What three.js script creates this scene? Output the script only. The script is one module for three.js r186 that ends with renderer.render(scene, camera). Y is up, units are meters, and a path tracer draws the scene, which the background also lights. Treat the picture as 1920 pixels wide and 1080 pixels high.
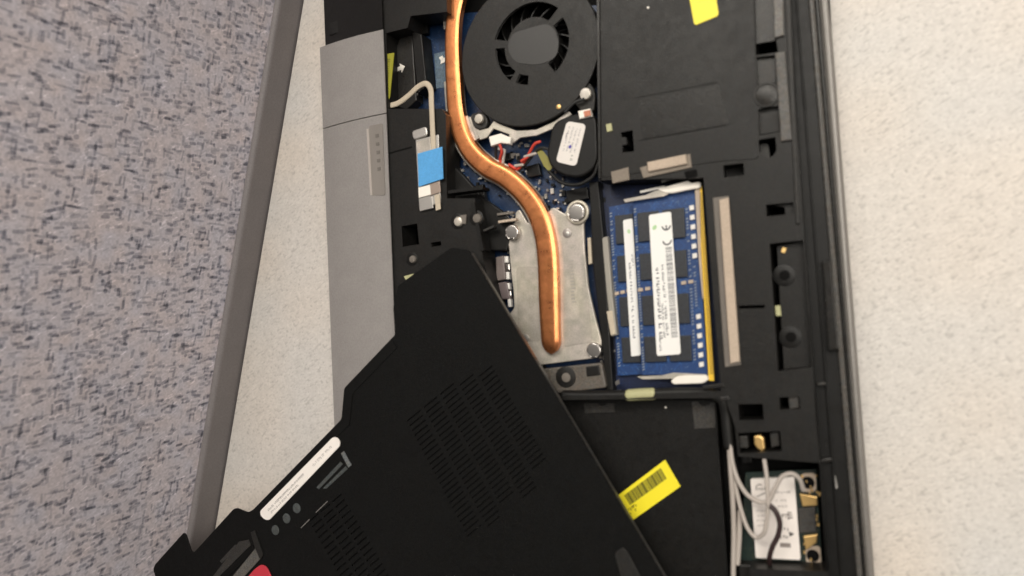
import * as THREE from 'three';
import { RectAreaLightUniformsLib } from 'three/addons/lights/RectAreaLightUniformsLib.js';
import { mergeGeometries } from 'three/addons/utils/BufferGeometryUtils.js';
import { toCreasedNormals } from 'three/addons/utils/BufferGeometryUtils.js';

// ---------------------------------------------------------------- camera, lamps, exposure
const scene = new THREE.Scene();
const camera = new THREE.PerspectiveCamera(42.88, 16 / 9, 0.01, 20);
camera.position.set(0.1206, 0.2816, 0.0146);
{
  const m = new THREE.Matrix4().makeBasis(
    new THREE.Vector3(0.9020, -0.4286, 0.0509).normalize(),
    new THREE.Vector3(0.0682, 0.0249, -0.9974).normalize(),
    new THREE.Vector3(0.4262, 0.9031, 0.0517).normalize());
  camera.quaternion.setFromRotationMatrix(m);
  camera.updateMatrixWorld(true);
}
camera.focus = 0.345; camera.userData.fStop = 8;                     // hand-held shot, focus a little behind the subject
const renderer = new THREE.WebGLRenderer({ antialias: true });
renderer.setSize(1024, 576);
renderer.toneMapping = THREE.LinearToneMapping;
renderer.toneMappingExposure = 0.91;
renderer.shadowMap.enabled = true;
scene.background = new THREE.Color().setRGB(0.16, 0.15, 0.14);      // dim light of the room all round
RectAreaLightUniformsLib.init();

function ceilingLight(label, x, y, z, w, d, power, tint) {
  const g = new THREE.Group(); g.name = 'ceiling_light' + (ceilingLight.n ? '_00' + ceilingLight.n : ''); ceilingLight.n = (ceilingLight.n || 0) + 1;
  g.position.set(x, y, z); g.userData = { label, category: 'ceiling light', group: 'ceiling lights above the desk' };
  const frame = new THREE.Mesh(new THREE.BoxGeometry(w + 0.06, 0.05, d + 0.06), new THREE.MeshStandardMaterial({ color: 0xe8e8e4, roughness: 0.6 }));
  frame.name = 'housing'; frame.position.y = 0.03; frame.castShadow = frame.receiveShadow = true; g.add(frame);
  const glow = new THREE.Mesh(new THREE.BoxGeometry(w, 0.004, d), new THREE.MeshStandardMaterial({ color: 0xffffff, emissive: new THREE.Color().setRGB(...tint), emissiveIntensity: 1.2, roughness: 0.7 }));
  glow.name = 'lamp_diffuser'; glow.position.y = 0.002; g.add(glow);
  const l = new THREE.RectAreaLight(new THREE.Color().setRGB(...tint), power, w, d);
  l.name = 'panel_lamp'; l.position.set(0, -0.006, 0); l.rotation.x = -Math.PI / 2; g.add(l);
  scene.add(g);
}
ceilingLight('white ceiling light panel above the right end of the desk', 1.2, 2.05, -0.6, 1.5, 1.5, 6.8, [1, 0.95, 0.87]);
ceilingLight('white ceiling light panel behind the desk', 0.45, 1.9, -0.72, 1.2, 0.6, 4.2, [1, 0.94, 0.85]);
ceilingLight('white ceiling light panel over the partition on the left', -0.3, 1.9, -1.2, 1.2, 0.6, 12, [1, 0.94, 0.85]);

// ---------------------------------------------------------------- helpers (millimetres inside, metres in the scene)
let seed = 7;
const rnd = () => { seed = (seed * 1664525 + 1013904223) >>> 0; return seed / 4294967296; };
const rr = (a, b) => a + (b - a) * rnd();
const V3 = (x, y, z) => new THREE.Vector3(x, y, z);
// the point of the level plane h mm above the desk that lies on the line of sight through a measured place
function at(px, py, h) {
  const v = V3(px / 960 - 1, 1 - py / 540, 0.5).unproject(camera).sub(camera.position);
  const k = (h / 1000 - camera.position.y) / v.y;
  return V3((camera.position.x + v.x * k) * 1000, h, (camera.position.z + v.z * k) * 1000);
}
const counts = {};
function numbered(n) { const c = counts[n] || 0; counts[n] = c + 1; return c ? n + '_' + String(c).padStart(3, '0') : n; }
function thing(name, label, category, kind) {
  const g = new THREE.Group(); g.name = numbered(name); g.userData = kind ? { label, kind } : { label, category };
  scene.add(g); return g;
}
function add(name, geo, mat, parent, label, stuff) {
  geo = geo.clone(); geo.scale(0.001, 0.001, 0.001);
  const m = new THREE.Mesh(geo, mat); m.name = name; m.castShadow = m.receiveShadow = true;
  if (label) m.userData.label = label;
  if (stuff) m.userData.kind = 'stuff';
  parent.add(m); return m;
}
// uv in millimetres, from above, on anything that carries a tiled texture
function planar(geo, s = 1) {
  const p = geo.attributes.position, n = geo.attributes.normal, uv = new Float32Array(p.count * 2);
  for (let i = 0; i < p.count; i++) {
    const ax = Math.abs(n.getX(i)), ay = Math.abs(n.getY(i)), az = Math.abs(n.getZ(i));
    const a = ay >= ax && ay >= az ? [p.getX(i), p.getZ(i)] : ax >= az ? [p.getZ(i), p.getY(i)] : [p.getX(i), p.getY(i)];
    uv[2 * i] = a[0] * s; uv[2 * i + 1] = a[1] * s;
  }
  geo.setAttribute('uv', new THREE.BufferAttribute(uv, 2)); return geo;
}
function roundPts(pts, r) {           // pts: [x, z] mm; rounded corners
  if (!r) return pts;
  const out = [], n = pts.length;
  for (let i = 0; i < n; i++) {
    const p = new THREE.Vector2(...pts[i]), a = new THREE.Vector2(...pts[(i + n - 1) % n]), b = new THREE.Vector2(...pts[(i + 1) % n]);
    const da = a.clone().sub(p), db = b.clone().sub(p), q = Math.min(r, da.length() * 0.48, db.length() * 0.48);
    const s = p.clone().add(da.setLength(q)), e = p.clone().add(db.setLength(q));
    for (let k = 0; k <= 4; k++) { const t = k / 4; out.push([(1 - t) ** 2 * s.x + 2 * t * (1 - t) * p.x + t * t * e.x, (1 - t) ** 2 * s.y + 2 * t * (1 - t) * p.y + t * t * e.y]); }
  }
  return out;
}
const toPath = (P, pts) => { pts.forEach(([x, z], i) => i ? P.lineTo(x, -z) : P.moveTo(x, -z)); P.closePath(); return P; };
function slabMM(pts, h, t, { r = 0, b = 0, holes = [], seg = 2 } = {}) {
  const s = toPath(new THREE.Shape(), roundPts(pts, r));
  for (const q of holes) s.holes.push(toPath(new THREE.Path(), q));
  const g = new THREE.ExtrudeGeometry(s, { depth: Math.max(t - 2 * b, 0.01), bevelEnabled: b > 0, bevelSize: b, bevelThickness: b, bevelOffset: -b, bevelSegments: seg, curveSegments: 8 });
  g.rotateX(-Math.PI / 2); g.translate(0, h - t + b, 0);
  return planar(g);
}
const proj = (pts, h) => pts.map(([x, y]) => { const v = at(x, y, h); return [v.x, v.z]; });
const slab = (pts, h, t, o = {}) => slabMM(proj(pts, h), h, t, { ...o, holes: (o.holes || []).map(q => roundPts(proj(q, h), o.hr || 0)).concat(o.holesMM || []) });
const rect = (x0, y0, x1, y1, k = 0, s = 0.07) => [[x0, y0], [x1, y0 - k * (x1 - x0)], [x1 + s * (y1 - y0), y1 - k * (x1 - x0)], [x0 + s * (y1 - y0), y1]];
// a thin label or any skewed plate over four corners TL, TR, BR, BL (each with its own height), with texture coordinates 0..1
function plate(c, h, t, { rx = 0, ry = rx, hs } = {}) {
  const q = c.map(([x, y], i) => at(x, y, hs ? hs[i] : h));
  const s = toPath(new THREE.Shape(), (rx ? (() => { const o = []; const A = [[rx, ry, 180], [1 - rx, ry, 270], [1 - rx, 1 - ry, 0], [rx, 1 - ry, 90]];
    for (const [cx, cy, a0] of A) for (let k = 0; k <= 5; k++) { const a = (a0 + k * 18) * Math.PI / 180; o.push([cx + rx * Math.cos(a), cy + ry * Math.sin(a)]); } return o; })() : [[0, 0], [1, 0], [1, 1], [0, 1]]).map(([u, v]) => [u, v]));
  const g = new THREE.ExtrudeGeometry(s, { depth: 1, bevelEnabled: false }), p = g.attributes.position, uv = g.attributes.uv;
  for (let i = 0; i < p.count; i++) {
    const u = p.getX(i), v = -p.getY(i), w = p.getZ(i);
    const P = V3(0, 0, 0).addScaledVector(q[0], (1 - u) * (1 - v)).addScaledVector(q[1], u * (1 - v)).addScaledVector(q[2], u * v).addScaledVector(q[3], (1 - u) * v);
    p.setXYZ(i, P.x, P.y - t + w * t, P.z); uv.setXY(i, u, 1 - v);
  }
  g.computeVertexNormals(); return g;
}
function disc(px, py, h, r, t, b = 0.3, seg = 28) {
  const c = at(px, py, h), g = new THREE.LatheGeometry([[0.001, -t], [r, -t], [r, -b], [r - b * 0.3, -b * 0.3], [r - b, 0], [0.001, 0]].map(a => new THREE.Vector2(...a)), seg);
  g.translate(c.x, h, c.z); return planar(toCreasedNormals(g, 0.6));
}
function tube(pts, r, seg = 10) {      // pts: [px, py, h]
  const c = new THREE.CatmullRomCurve3(pts.map(p => at(...p)), false, 'centripetal');
  const parts = [new THREE.TubeGeometry(c, pts.length * 10, r, seg, false)];
  for (const e of [pts[0], pts[pts.length - 1]]) { const s = new THREE.SphereGeometry(r, seg, 6); s.translate(...at(...e).toArray()); parts.push(s); }
  return mergeGeometries(parts);
}
function sweep(pts, half, up, { steps = 90, n = 3.2, seg = 28, end = true, profile } = {}) {  // flattened pipe; pts [px, py, h], half(t) half width
  const c = new THREE.CatmullRomCurve3(pts.map(p => at(...p)), false, 'centripetal');
  if (profile) seg = (profile.length - 1) * 2;
  const pos = [], idx = [], uv = [];
  for (let i = 0; i <= steps; i++) {
    const t = i / steps, P = c.getPointAt(t), T = c.getTangentAt(t), S = V3(T.z, 0, -T.x).normalize();
    const e = end ? Math.sqrt(Math.max(0, 1 - Math.max(0, (t - 0.97) / 0.03) ** 2)) : 1;
    for (let k = 0; k <= seg; k++) {
      const a = k / seg * Math.PI * 2, ca = Math.cos(a), sa = Math.sin(a);
      let cx = Math.sign(ca) * Math.abs(ca) ** (2 / n), cy = Math.sign(sa) * Math.abs(sa) ** (2 / n);
      if (profile) { const A = profile[k >> 1], B = profile[Math.min(profile.length - 1, (k >> 1) + 1)], f = (k & 1) / 2; cx = A[0] + (B[0] - A[0]) * f; cy = A[1] + (B[1] - A[1]) * f; }
      const x = cx * half(t) * Math.max(e, 0.02), y = cy * up * Math.max(0.45, e);
      pos.push(P.x + S.x * x, P.y + y, P.z + S.z * x); uv.push(k / seg * 16, t * 160);
    }
  }
  const w = seg + 1;
  for (let i = 0; i < steps; i++) for (let k = 0; k < seg; k++) { const a = i * w + k; idx.push(a, a + 1, a + w, a + 1, a + w + 1, a + w); }
  const g = new THREE.BufferGeometry(); g.setAttribute('position', new THREE.Float32BufferAttribute(pos, 3)); g.setAttribute('uv', new THREE.Float32BufferAttribute(uv, 2)); g.setIndex(idx);
  g.computeVertexNormals();
  // seam normals
  const N = g.attributes.normal; if (!profile) for (let i = 0; i <= steps; i++) { const a = i * w, b = a + seg; const v = V3(N.getX(a) + N.getX(b), N.getY(a) + N.getY(b), N.getZ(a) + N.getZ(b)).normalize(); N.setXYZ(a, ...v.toArray()); N.setXYZ(b, ...v.toArray()); }
  const mid = g.attributes.position, test = V3(N.getX(seg >> 2), N.getY(seg >> 2), N.getZ(seg >> 2));
  if (test.y < 0) { for (let i = 0; i < N.count; i++) N.setXYZ(i, -N.getX(i), -N.getY(i), -N.getZ(i)); for (let i = 0; i < idx.length; i += 3) { const q = idx[i]; idx[i] = idx[i + 1]; idx[i + 1] = q; } g.setIndex(idx); }
  return profile ? toCreasedNormals(g, 0.28) : g;
}
function bar(p, q, w, hgt) {           // a thin straight piece between two measured places [px, py, h]
  const a = at(...p), b = at(...q), d = b.clone().sub(a), g = new THREE.BoxGeometry(d.length(), hgt, w);
  g.rotateY(-Math.atan2(d.z, d.x)); g.translate((a.x + b.x) / 2, (a.y + b.y) / 2 - hgt / 2, (a.z + b.z) / 2); return planar(g);
}

// ---------------------------------------------------------------- textures
const hash = (x, y, s) => { let h = (x * 374761393 + y * 668265263 + s * 2147483647) | 0; h = Math.imul(h ^ (h >>> 13), 1274126177); return ((h ^ (h >>> 16)) >>> 0) / 4294967296; };
function vnoise(x, y, per, s) {        // value noise that repeats every per cells
  const xi = Math.floor(x), yi = Math.floor(y), fx = x - xi, fy = y - yi, u = fx * fx * (3 - 2 * fx), v = fy * fy * (3 - 2 * fy);
  const w = a => ((a % per) + per) % per, h = (i, j) => hash(w(xi + i), w(yi + j), s);
  return (h(0, 0) * (1 - u) + h(1, 0) * u) * (1 - v) + (h(0, 1) * (1 - u) + h(1, 1) * u) * v;
}
function dataTex(n, fn, mmAcross, srgb = true) {
  const d = new Uint8Array(n * n * 4);
  for (let y = 0; y < n; y++) for (let x = 0; x < n; x++) { const c = fn(x / n, y / n, x, y), i = (y * n + x) * 4; for (let k = 0; k < 3; k++) d[i + k] = Math.max(0, Math.min(255, Math.round(c[k] * 255))); d[i + 3] = 255; }
  const t = new THREE.DataTexture(d, n, n); t.magFilter = THREE.LinearFilter; t.minFilter = THREE.LinearMipmapLinearFilter; t.generateMipmaps = true;
  t.wrapS = t.wrapT = THREE.RepeatWrapping; if (srgb) t.colorSpace = THREE.SRGBColorSpace;
  if (mmAcross) t.repeat.set(1 / mmAcross, 1 / mmAcross); t.needsUpdate = true; return t;
}
// moulded black plastic: spark-eroded grain and faint blotches (values multiply the material colour)
const grainC = dataTex(512, (u, v) => {
  const a = vnoise(u * 128, v * 128, 128, 1), b = vnoise(u * 256, v * 256, 256, 2), c = vnoise(u * 6, v * 6, 6, 3), d = vnoise(u * 48, v * 48, 48, 8), e = vnoise(u * 90, v * 90, 90, 9), k = 0.70 + 0.42 * (a - 0.5) + 0.34 * (b - 0.5) + 0.10 * (c - 0.5);
  return [k * (1 + 0.13 * (d - 0.5)), k * (1 + 0.07 * (e - 0.5)), k * (1 - 0.13 * (d - 0.5))];
}, 46, false);
const softC = dataTex(256, (u, v) => { const k = 0.92 + 0.16 * (vnoise(u * 100, v * 100, 100, 51) - 0.5) + 0.06 * (vnoise(u * 9, v * 9, 9, 52) - 0.5); return [k, k, k]; }, 40, false);
const grainB = dataTex(512, (u, v) => { const k = 0.5 * vnoise(u * 150, v * 150, 150, 4) + 0.5 * vnoise(u * 256, v * 256, 256, 5); return [k, k, k]; }, 46, false);
const scuff = dataTex(512, (u, v) => { const k = 0.75 + 0.08 * (vnoise(u * 7, v * 9, 9 * 7, 11) - 0.5) + 0.15 * (vnoise(u * 40, v * 40, 40, 12) - 0.5); return [k, k, k]; }, 70, false);
const metalC = dataTex(512, (u, v) => {
  const a = vnoise(u * 5, v * 5, 5, 21), b = vnoise(u * 17, v * 17, 17, 22), c = vnoise(u * 200, v * 200, 200, 23), k = 0.88 + 0.14 * (a - 0.5) + 0.13 * (b - 0.5) + 0.14 * (c - 0.5);
  return [k, k * (1 - 0.02 * b), k * (1 - 0.05 * a)];
}, 40);
const copperC = dataTex(256, (u, v) => { const a = vnoise(u * 4, v * 9, 36, 61), b = vnoise(u * 30, v * 60, 30 * 2, 62), k = 0.90 + 0.14 * (a - 0.5) + 0.12 * (b - 0.5); return [k, k * (0.98 + 0.04 * a), k * (0.96 + 0.08 * b)]; }, 0, false);
copperC.repeat.set(1 / 16, 1 / 40);
const copperR = dataTex(256, (u, v) => { const k = 0.82 + 0.22 * (vnoise(u * 6, v * 40, 120, 63) - 0.5) + 0.2 * (vnoise(u * 24, v * 12, 24, 64) - 0.5); return [k, k, k]; }, 0, false); copperR.repeat.set(1 / 16, 1 / 40);
const M = {};
const lin = (r, g, b) => new THREE.Color().setRGB(r, g, b);
const std = (c, o = {}) => new THREE.MeshStandardMaterial({ color: c, roughness: 0.6, ...o });
const plastic = (v, o = {}) => new THREE.MeshPhysicalMaterial({ color: lin(v * 0.36, v * 0.338, v * 0.312), specularIntensity: 0.5, map: grainC, bumpMap: grainB, bumpScale: 0.00003, roughness: 0.58, roughnessMap: scuff, ...o });
M.deck = plastic(0.046); M.deckDark = plastic(0.028); M.cover = new THREE.MeshPhysicalMaterial({ color: lin(0.0066, 0.0066, 0.0064), map: grainC, bumpMap: grainB, bumpScale: 0.00006, roughness: 0.75, roughnessMap: scuff, specularIntensity: 0.25 }); M.pit = new THREE.MeshPhysicalMaterial({ color: lin(0.004, 0.0038, 0.0036), roughness: 0.8, specularIntensity: 0.25 });
M.fan = plastic(0.062); M.bay = plastic(0.045); M.tray = plastic(0.03); M.grey = plastic(0.16); M.edge = plastic(0.10, { roughness: 0.4 }); M.rim = plastic(0.07, { roughness: 0.35 }); M.ridge = plastic(0.36, { roughness: 0.38 }); M.post = plastic(0.12);
M.silver = std(lin(0.37, 0.35, 0.335), { map: softC, bumpMap: grainB, bumpScale: 0.00003, metalness: 0.25, roughness: 0.5 });
M.silverRim = std(lin(0.55, 0.50, 0.46), { metalness: 0.3, roughness: 0.4 });
M.nickel = std(lin(0.68, 0.64, 0.58), { map: metalC, metalness: 0.3, roughness: 0.42, roughnessMap: scuff });
M.steel = std(lin(0.55, 0.52, 0.49), { metalness: 1, roughness: 0.28 });
M.steelDull = std(lin(0.5, 0.48, 0.45), { metalness: 0.8, roughness: 0.4 });
M.copper = std(lin(0.73, 0.275, 0.105), { map: copperC, metalness: 0.9, roughness: 0.38, roughnessMap: copperR });
M.foam = std(lin(0.52, 0.42, 0.33), { map: softC, roughness: 0.9 });
M.foamDull = std(lin(0.25, 0.21, 0.17), { map: softC, roughness: 0.9 });
M.tape = std(lin(0.16, 0.14, 0.12), { map: softC, roughness: 0.7 });
M.tapeYellow = std(lin(0.42, 0.41, 0.22), { roughness: 0.6 });
M.blueTape = std(lin(0.09, 0.36, 0.72), { map: softC, roughness: 0.7 });
M.white = std(lin(0.85, 0.8, 0.72), { roughness: 0.5 });
M.wire = std(lin(0.44, 0.39, 0.35), { roughness: 0.5 }); M.wireDark = std(lin(0.03, 0.015, 0.015), { roughness: 0.5 });
M.wireBlack = std(lin(0.02, 0.02, 0.02), { roughness: 0.5 }); M.wireRed = std(lin(0.55, 0.05, 0.03), { roughness: 0.5 });
M.sleeve = plastic(0.04, { roughness: 0.6 });
M.beige = std(lin(0.55, 0.47, 0.36), { map: softC, roughness: 0.7 });
M.gold = std(lin(0.70, 0.46, 0.18), { metalness: 0.7, roughness: 0.35 }); M.contact = std(lin(0.92, 0.60, 0.06), { metalness: 0.35, roughness: 0.4 });
M.yellow = std(lin(0.82, 0.70, 0.05), { roughness: 0.6 });
M.olive = std(lin(0.36, 0.36, 0.03), { roughness: 0.6 });
M.chip = plastic(0.02, { roughness: 0.5 });
M.ceramic = std(lin(0.75, 0.72, 0.68), { roughness: 0.4 });
M.red = std(lin(0.5, 0.03, 0.05), { roughness: 0.5 });
M.foot = plastic(0.06, { roughness: 0.9 });
M.brass = std(lin(0.75, 0.5, 0.2), { metalness: 0.8, roughness: 0.4 });

function canvasTex(w, h, draw) {
  const c = document.createElement('canvas'); c.width = w; c.height = h; const x = c.getContext('2d'); draw(x, w, h);
  const t = new THREE.CanvasTexture(c); t.colorSpace = THREE.SRGBColorSpace; return t;
}
const fill = (x, c, a, b, w, h) => { x.fillStyle = c; x.fillRect(a, b, w, h); };
function scribble(x, c, px, py, len, hgt, vertical) {       // print too small to read: a row of short strokes
  x.fillStyle = c;
  for (let p = 0; p < len;) { const w = rr(0.3, 0.9) * hgt, k = rr(0.5, 1) * hgt; if (rnd() > 0.16) { vertical ? x.fillRect(px + rr(0, hgt - k), py + p, k, w * 0.45) : x.fillRect(px + p, py + rr(0, hgt - k), w * 0.45, k); if (rnd() > 0.4) vertical ? x.fillRect(px, py + p, hgt * 0.25, w) : x.fillRect(px + p, py, w, hgt * 0.25); } p += w * 1.1; }
}
function bars(x, c, px, py, len, hgt, vertical) { x.fillStyle = c; for (let p = 0; p < len;) { const w = 1 + rr(0, 4.4); vertical ? x.fillRect(px, py + p, hgt, w) : x.fillRect(px + p, py, w, hgt); p += w + 1.6 + rr(0, 4.2); } }
// printed circuit board: solder mask, traces, vias
function boardTex(base, trace, via, n = 512) {
  return canvasTex(n, n, (x) => {
    fill(x, base, 0, 0, n, n); x.strokeStyle = trace; x.lineWidth = 1.5;
    for (let i = 0; i < 150; i++) { let a = rr(0, n), b = rr(0, n); x.beginPath(); x.moveTo(a, b); for (let k = 0; k < 4; k++) { const l = rr(8, 60), o = Math.floor(rr(0, 4)); a += [l, 0, l * 0.7, -l * 0.7][o]; b += [0, l, l * 0.7, l * 0.7][o]; x.lineTo(a, b); } x.stroke(); }
    x.fillStyle = via; for (let i = 0; i < 380; i++) { x.beginPath(); x.arc(rr(0, n), rr(0, n), rr(1, 2.2), 0, 7); x.fill(); }
  });
}
function board(base, trace, via, mm, o = {}) { const t = boardTex(base, trace, via); t.wrapS = t.wrapT = THREE.RepeatWrapping; t.repeat.set(1 / mm, 1 / mm); return std(0xffffff, { map: t, roughness: 0.42, ...o }); }
M.blueBoard = board('#0e2747', '#173d69', '#5d7083', 42);
M.navyBoard = board('#0b1836', '#142a58', '#31405a', 42);
M.ramBoard = board('#0b3468', '#175596', '#7d92a8', 36, { roughness: 0.5 });
M.greenBoard = board('#10211d', '#1c352f', '#8d7a48', 24);

// ---------------------------------------------------------------- the setting: desk and fabric partition
{
  const a0 = at(570, 0, 0), a1 = at(405, 985, 0), d = a1.clone().sub(a0).normalize();
  const P = k => a0.clone().addScaledVector(d, k);
  const b = P(-420), e = P(640), ang = Math.atan2(d.z, d.x);
  const deskC = dataTex(1024, (u, v) => {
    const f = vnoise(u * 150 - v * 75, u * 150 + v * 300, 75, 31), g = vnoise(u * 300, v * 300, 300, 32), c = vnoise(u * 9, v * 9, 9, 33), w = vnoise(u * 60, v * 70, 60 * 7, 37);
    const pit = Math.max(0, (f - 0.70) / 0.3), fl = Math.max(0, 0.24 - f) / 0.24; const k = 0.83 - 0.09 * pit + 0.03 * fl + 0.05 * (g - 0.5) + 0.02 * (w - 0.5), r = 0.03 * (c - 0.5);
    return [k * (0.987 + r), k * 0.955, k * (0.92 - r)];
  }, 230);
  const deskB = dataTex(1024, (u, v) => { const f = vnoise(u * 150 - v * 75, u * 150 + v * 300, 75, 31), w = vnoise(u * 60, v * 70, 60 * 7, 37); const k = 0.6 * (1 - f) + 0.4 * w; return [k, k, k]; }, 230, false);
  const desk = thing('desk', 'cream speckled laminate desk top under the open laptop', 'desk');
  const top = slabMM([[b.x, b.z], [700, b.z], [700, e.z], [e.x, e.z]], 0, 28);
  add('desktop', top, std(0xffffff, { map: deskC, bumpMap: deskB, bumpScale: 0.00014, roughness: 0.55 }), desk);

  // partition: plane through the desk's left edge
  const wall = thing('fabric_partition', 'upright office partition of lilac grey woven fabric along the left edge of the desk', 'partition');
  const place = (o, along, up, out) => { const p = P(along); o.position.set(p.x / 1000, up / 1000, p.z / 1000); o.rotation.y = -ang; const n = V3(-Math.sin(ang), 0, Math.cos(ang)); o.position.addScaledVector(n, out / 1000); };
  // local axes: x along the edge (towards the front), y up, z towards -X side
  const N = 2048, fab = new Float32Array(N * N), tint = new Float32Array(N * N);
  for (let i = 0; i < N * N; i++) fab[i] = 0;
  const W = 420;                       // mm across the texture
  const stroke = (cx, cy, len, th, ang, v) => {
    const c = Math.cos(ang), s = Math.sin(ang), R = Math.ceil(len / 2 + th);
    for (let y = -R; y <= R; y++) for (let x = -R; x <= R; x++) {
      const a = x * c + y * s, q = -x * s + y * c, l = Math.max(0, Math.abs(a) - len / 2 + th / 2) / (th / 2), m = Math.abs(q) / (th / 2), e2 = l * l + m * m;
      if (e2 < 1) { const j = ((Math.round(cy) + y + N) % N) * N + ((Math.round(cx) + x + N) % N); fab[j] += v * (1 - e2 * e2); }
    }
  };
  const px = N / W;
  const V = Math.PI / 2;               // along the thread that runs up the partition
  for (let i = 0; i < 16000; i++) stroke(rr(0, N), rr(0, N), rr(1.8, 5.2) * px, rr(1.1, 2.0) * px, V - rr(-0.1, 0.35), rr(0.12, 0.46));
  for (let i = 0; i < 6500; i++) stroke(rr(0, N), rr(0, N), rr(1.8, 5.5) * px, rr(1.0, 1.8) * px, rr(-0.12, 0.12), rr(0.14, 0.44));
  for (let i = 0; i < 1100; i++) stroke(rr(0, N), rr(0, N), rr(5, 11) * px, rr(0.9, 1.4) * px, V - rr(-0.1, 0.15), rr(0.12, 0.3));
  for (let i = 0; i < 22000; i++) stroke(rr(0, N), rr(0, N), rr(1.2, 3.2) * px, rr(0.5, 1.0) * px, V - 0.45 + rr(-0.3, 0.3), rr(-0.24, 0.16));
  const fabricC = dataTex(N, (u, v, x, y) => {
    const f = Math.max(-0.3, Math.min(1.0, fab[y * N + x])), b2 = vnoise(u * 7, v * 7, 7, 41), h = vnoise(u * 70, v * 70, 70, 42), w = vnoise(u * 512, v * 512, 512, 43);
    const k = 0.86 - 0.44 * f + 0.04 * (b2 - 0.5) + 0.10 * (w - 0.5), c = 0.03 * (h - 0.5) + 0.01 * (b2 - 0.5), q = Math.max(0, f);
    return [k * (0.972 + c - 0.03 * q), k * (0.937 - 0.005 * q), k * (0.966 + 0.06 * q - c)];
  }, W);
  const fabricB = dataTex(1024, (u, v, x, y) => { const f = Math.max(-0.4, Math.min(1, fab[(2 * y) * N + 2 * x])); const k = 0.6 - 0.42 * f; return [k, k, k]; }, W, false);
  const fg = new THREE.BoxGeometry(1060, 230, 24, 1, 1, 1); planar(fg);
  const fabric = add('fabric_panel', fg, std(0xffffff, { map: fabricC, bumpMap: fabricB, bumpScale: 0.00035, roughness: 0.95 }), wall);
  const rs = new THREE.Shape(); rs.moveTo(0, -30); rs.lineTo(-24, -30); rs.lineTo(-24, 15.2); rs.lineTo(-2.5, 15.2); rs.quadraticCurveTo(-0.2, 15, 0, 13); rs.closePath();
  const rg = new THREE.ExtrudeGeometry(rs, { depth: 1060, bevelEnabled: false }); rg.rotateY(Math.PI / 2); rg.translate(-530, 0, 0); planar(rg);
  const rail = add('base_rail', rg, std(lin(0.225, 0.205, 0.205), { map: softC, roughness: 0.6 }), wall, 'grey trim strip between the fabric and the desk');
  place(fabric, 110, 14.5 + 115, 15.5); place(rail, 110, 0, 1); 
}
// ---------------------------------------------------------------- the laptop, lying bottom up without its service cover
const laptop = thing('laptop', 'black laptop lying bottom up with its inside laid open, copper heat pipe and memory showing', 'laptop');
const H = 28;
const lineX = (x0, k) => y => x0 + k * y;                          // image places along one of the laptop's long edges
const inner = y => 715.5 + 0.0385 * y, outer = y => 593.6 + 0.0385 * y;
const deckR = lineX(1478, 0.068);
// deck plate with its openings
const deckOut = [[inner(-260), -260], [deckR(-260), -260], [deckR(1320), 1320], [inner(1320), 1320]];
const bigHole = [[724, 62], [764, 52], [770, 30], [838, 22], [836, -200], [1117, -200], [1119, 60], [1121, 215], [1123, 338], [1319, 333], [1352, 733], [1142, 742], [1040, 742], [930, 590], [905, 480], [900, 420], [890, 372], [838, 372], [836, 215], [828, 204], [728, 204]];
const lowBay = [[905, 752], [1360, 746], [1378, 800], [1384, 856], [1536, 868], [1553, 1072], [1405, 1066], [1420, 1290], [960, 1290]];
const openings = [
  bigHole, lowBay,
  rect(1356, 310, 1394, 333, 0.12), rect(1436, 384, 1487, 406, 0.10), rect(1385, 573, 1434, 579, 0.03, 0),
  [[1443, 457], [1506, 450], [1522, 688], [1459, 696]],
  rect(1461, 745, 1499, 768, 0.03), rect(1384, 758, 1430, 788, 0.02),
  [[1164, 248], [1186, 244], [1189, 284], [1166, 286], [1166, 272], [1174, 270], [1173, 258], [1165, 258]],
  [[753, 424], [782, 419], [786, 458], [755, 463]],
  [[1411, -120], [1447, -120], [1455, 72], [1459, 98], [1417, 104]],
  [[1418, 107], [1452, 103], [1456, 156], [1421, 160]], [[1422, 204], [1459, 198], [1463, 247], [1424, 254]],
  [[1421, 262], [1454, 257], [1456, 282], [1449, 293], [1440, 296], [1430, 293], [1424, 284]],
  [[1384, 812], [1463, 808], [1466, 846], [1387, 850]],
  [[808, 455], [826, 452], [828, 460], [810, 463]],
];
add('deck_plate', slab(deckOut, H, 11, { holes: openings }), M.deck, laptop, 'black plastic deck with openings');
add('base_floor', slab([[inner(-255), -255], [deckR(-255) + 30, -255], [deckR(1310) + 30, 1310], [inner(1310), 1310]], 11, 3), M.pit, laptop);
// drive bay plate, its seam patch
const bayPts = [[1124, -200], [1409, -200], [1416, 130], [1424, 298], [1352, 302], [1128, 334]];
add('drive_bay_cover', slab(bayPts, 28.25, 0.6, { b: 0.1, r: 2, holes: [[[1163, 248], [1187, 243], [1190, 285], [1166, 288], [1166, 272], [1174, 270], [1173, 258], [1165, 258]], rect(1190, 183, 1347, 186.5, 0.19, 0), rect(1197, 263.5, 1362, 266, 0.18, 0)] }), M.deck, laptop);
const patch = add('film_patch', slab([[1196, 190], [1346, 159], [1368, 232], [1204, 261]], 28.45, 0.3), plastic(0.062, { roughness: 0.36 }), laptop);
add('groove_wall', bar([1121, -60, 29], [1124, 334, 29], 0.8, 8), M.edge, laptop);
add('spring_pin', bar([1141, 232, 28.9], [1143, 246, 28.9], 2, 1.2), M.tapeYellow, laptop);
add('dust_speck', disc(1215, 14, 28.6, 0.45, 0.3, 0.1, 8), M.white, laptop);
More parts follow.
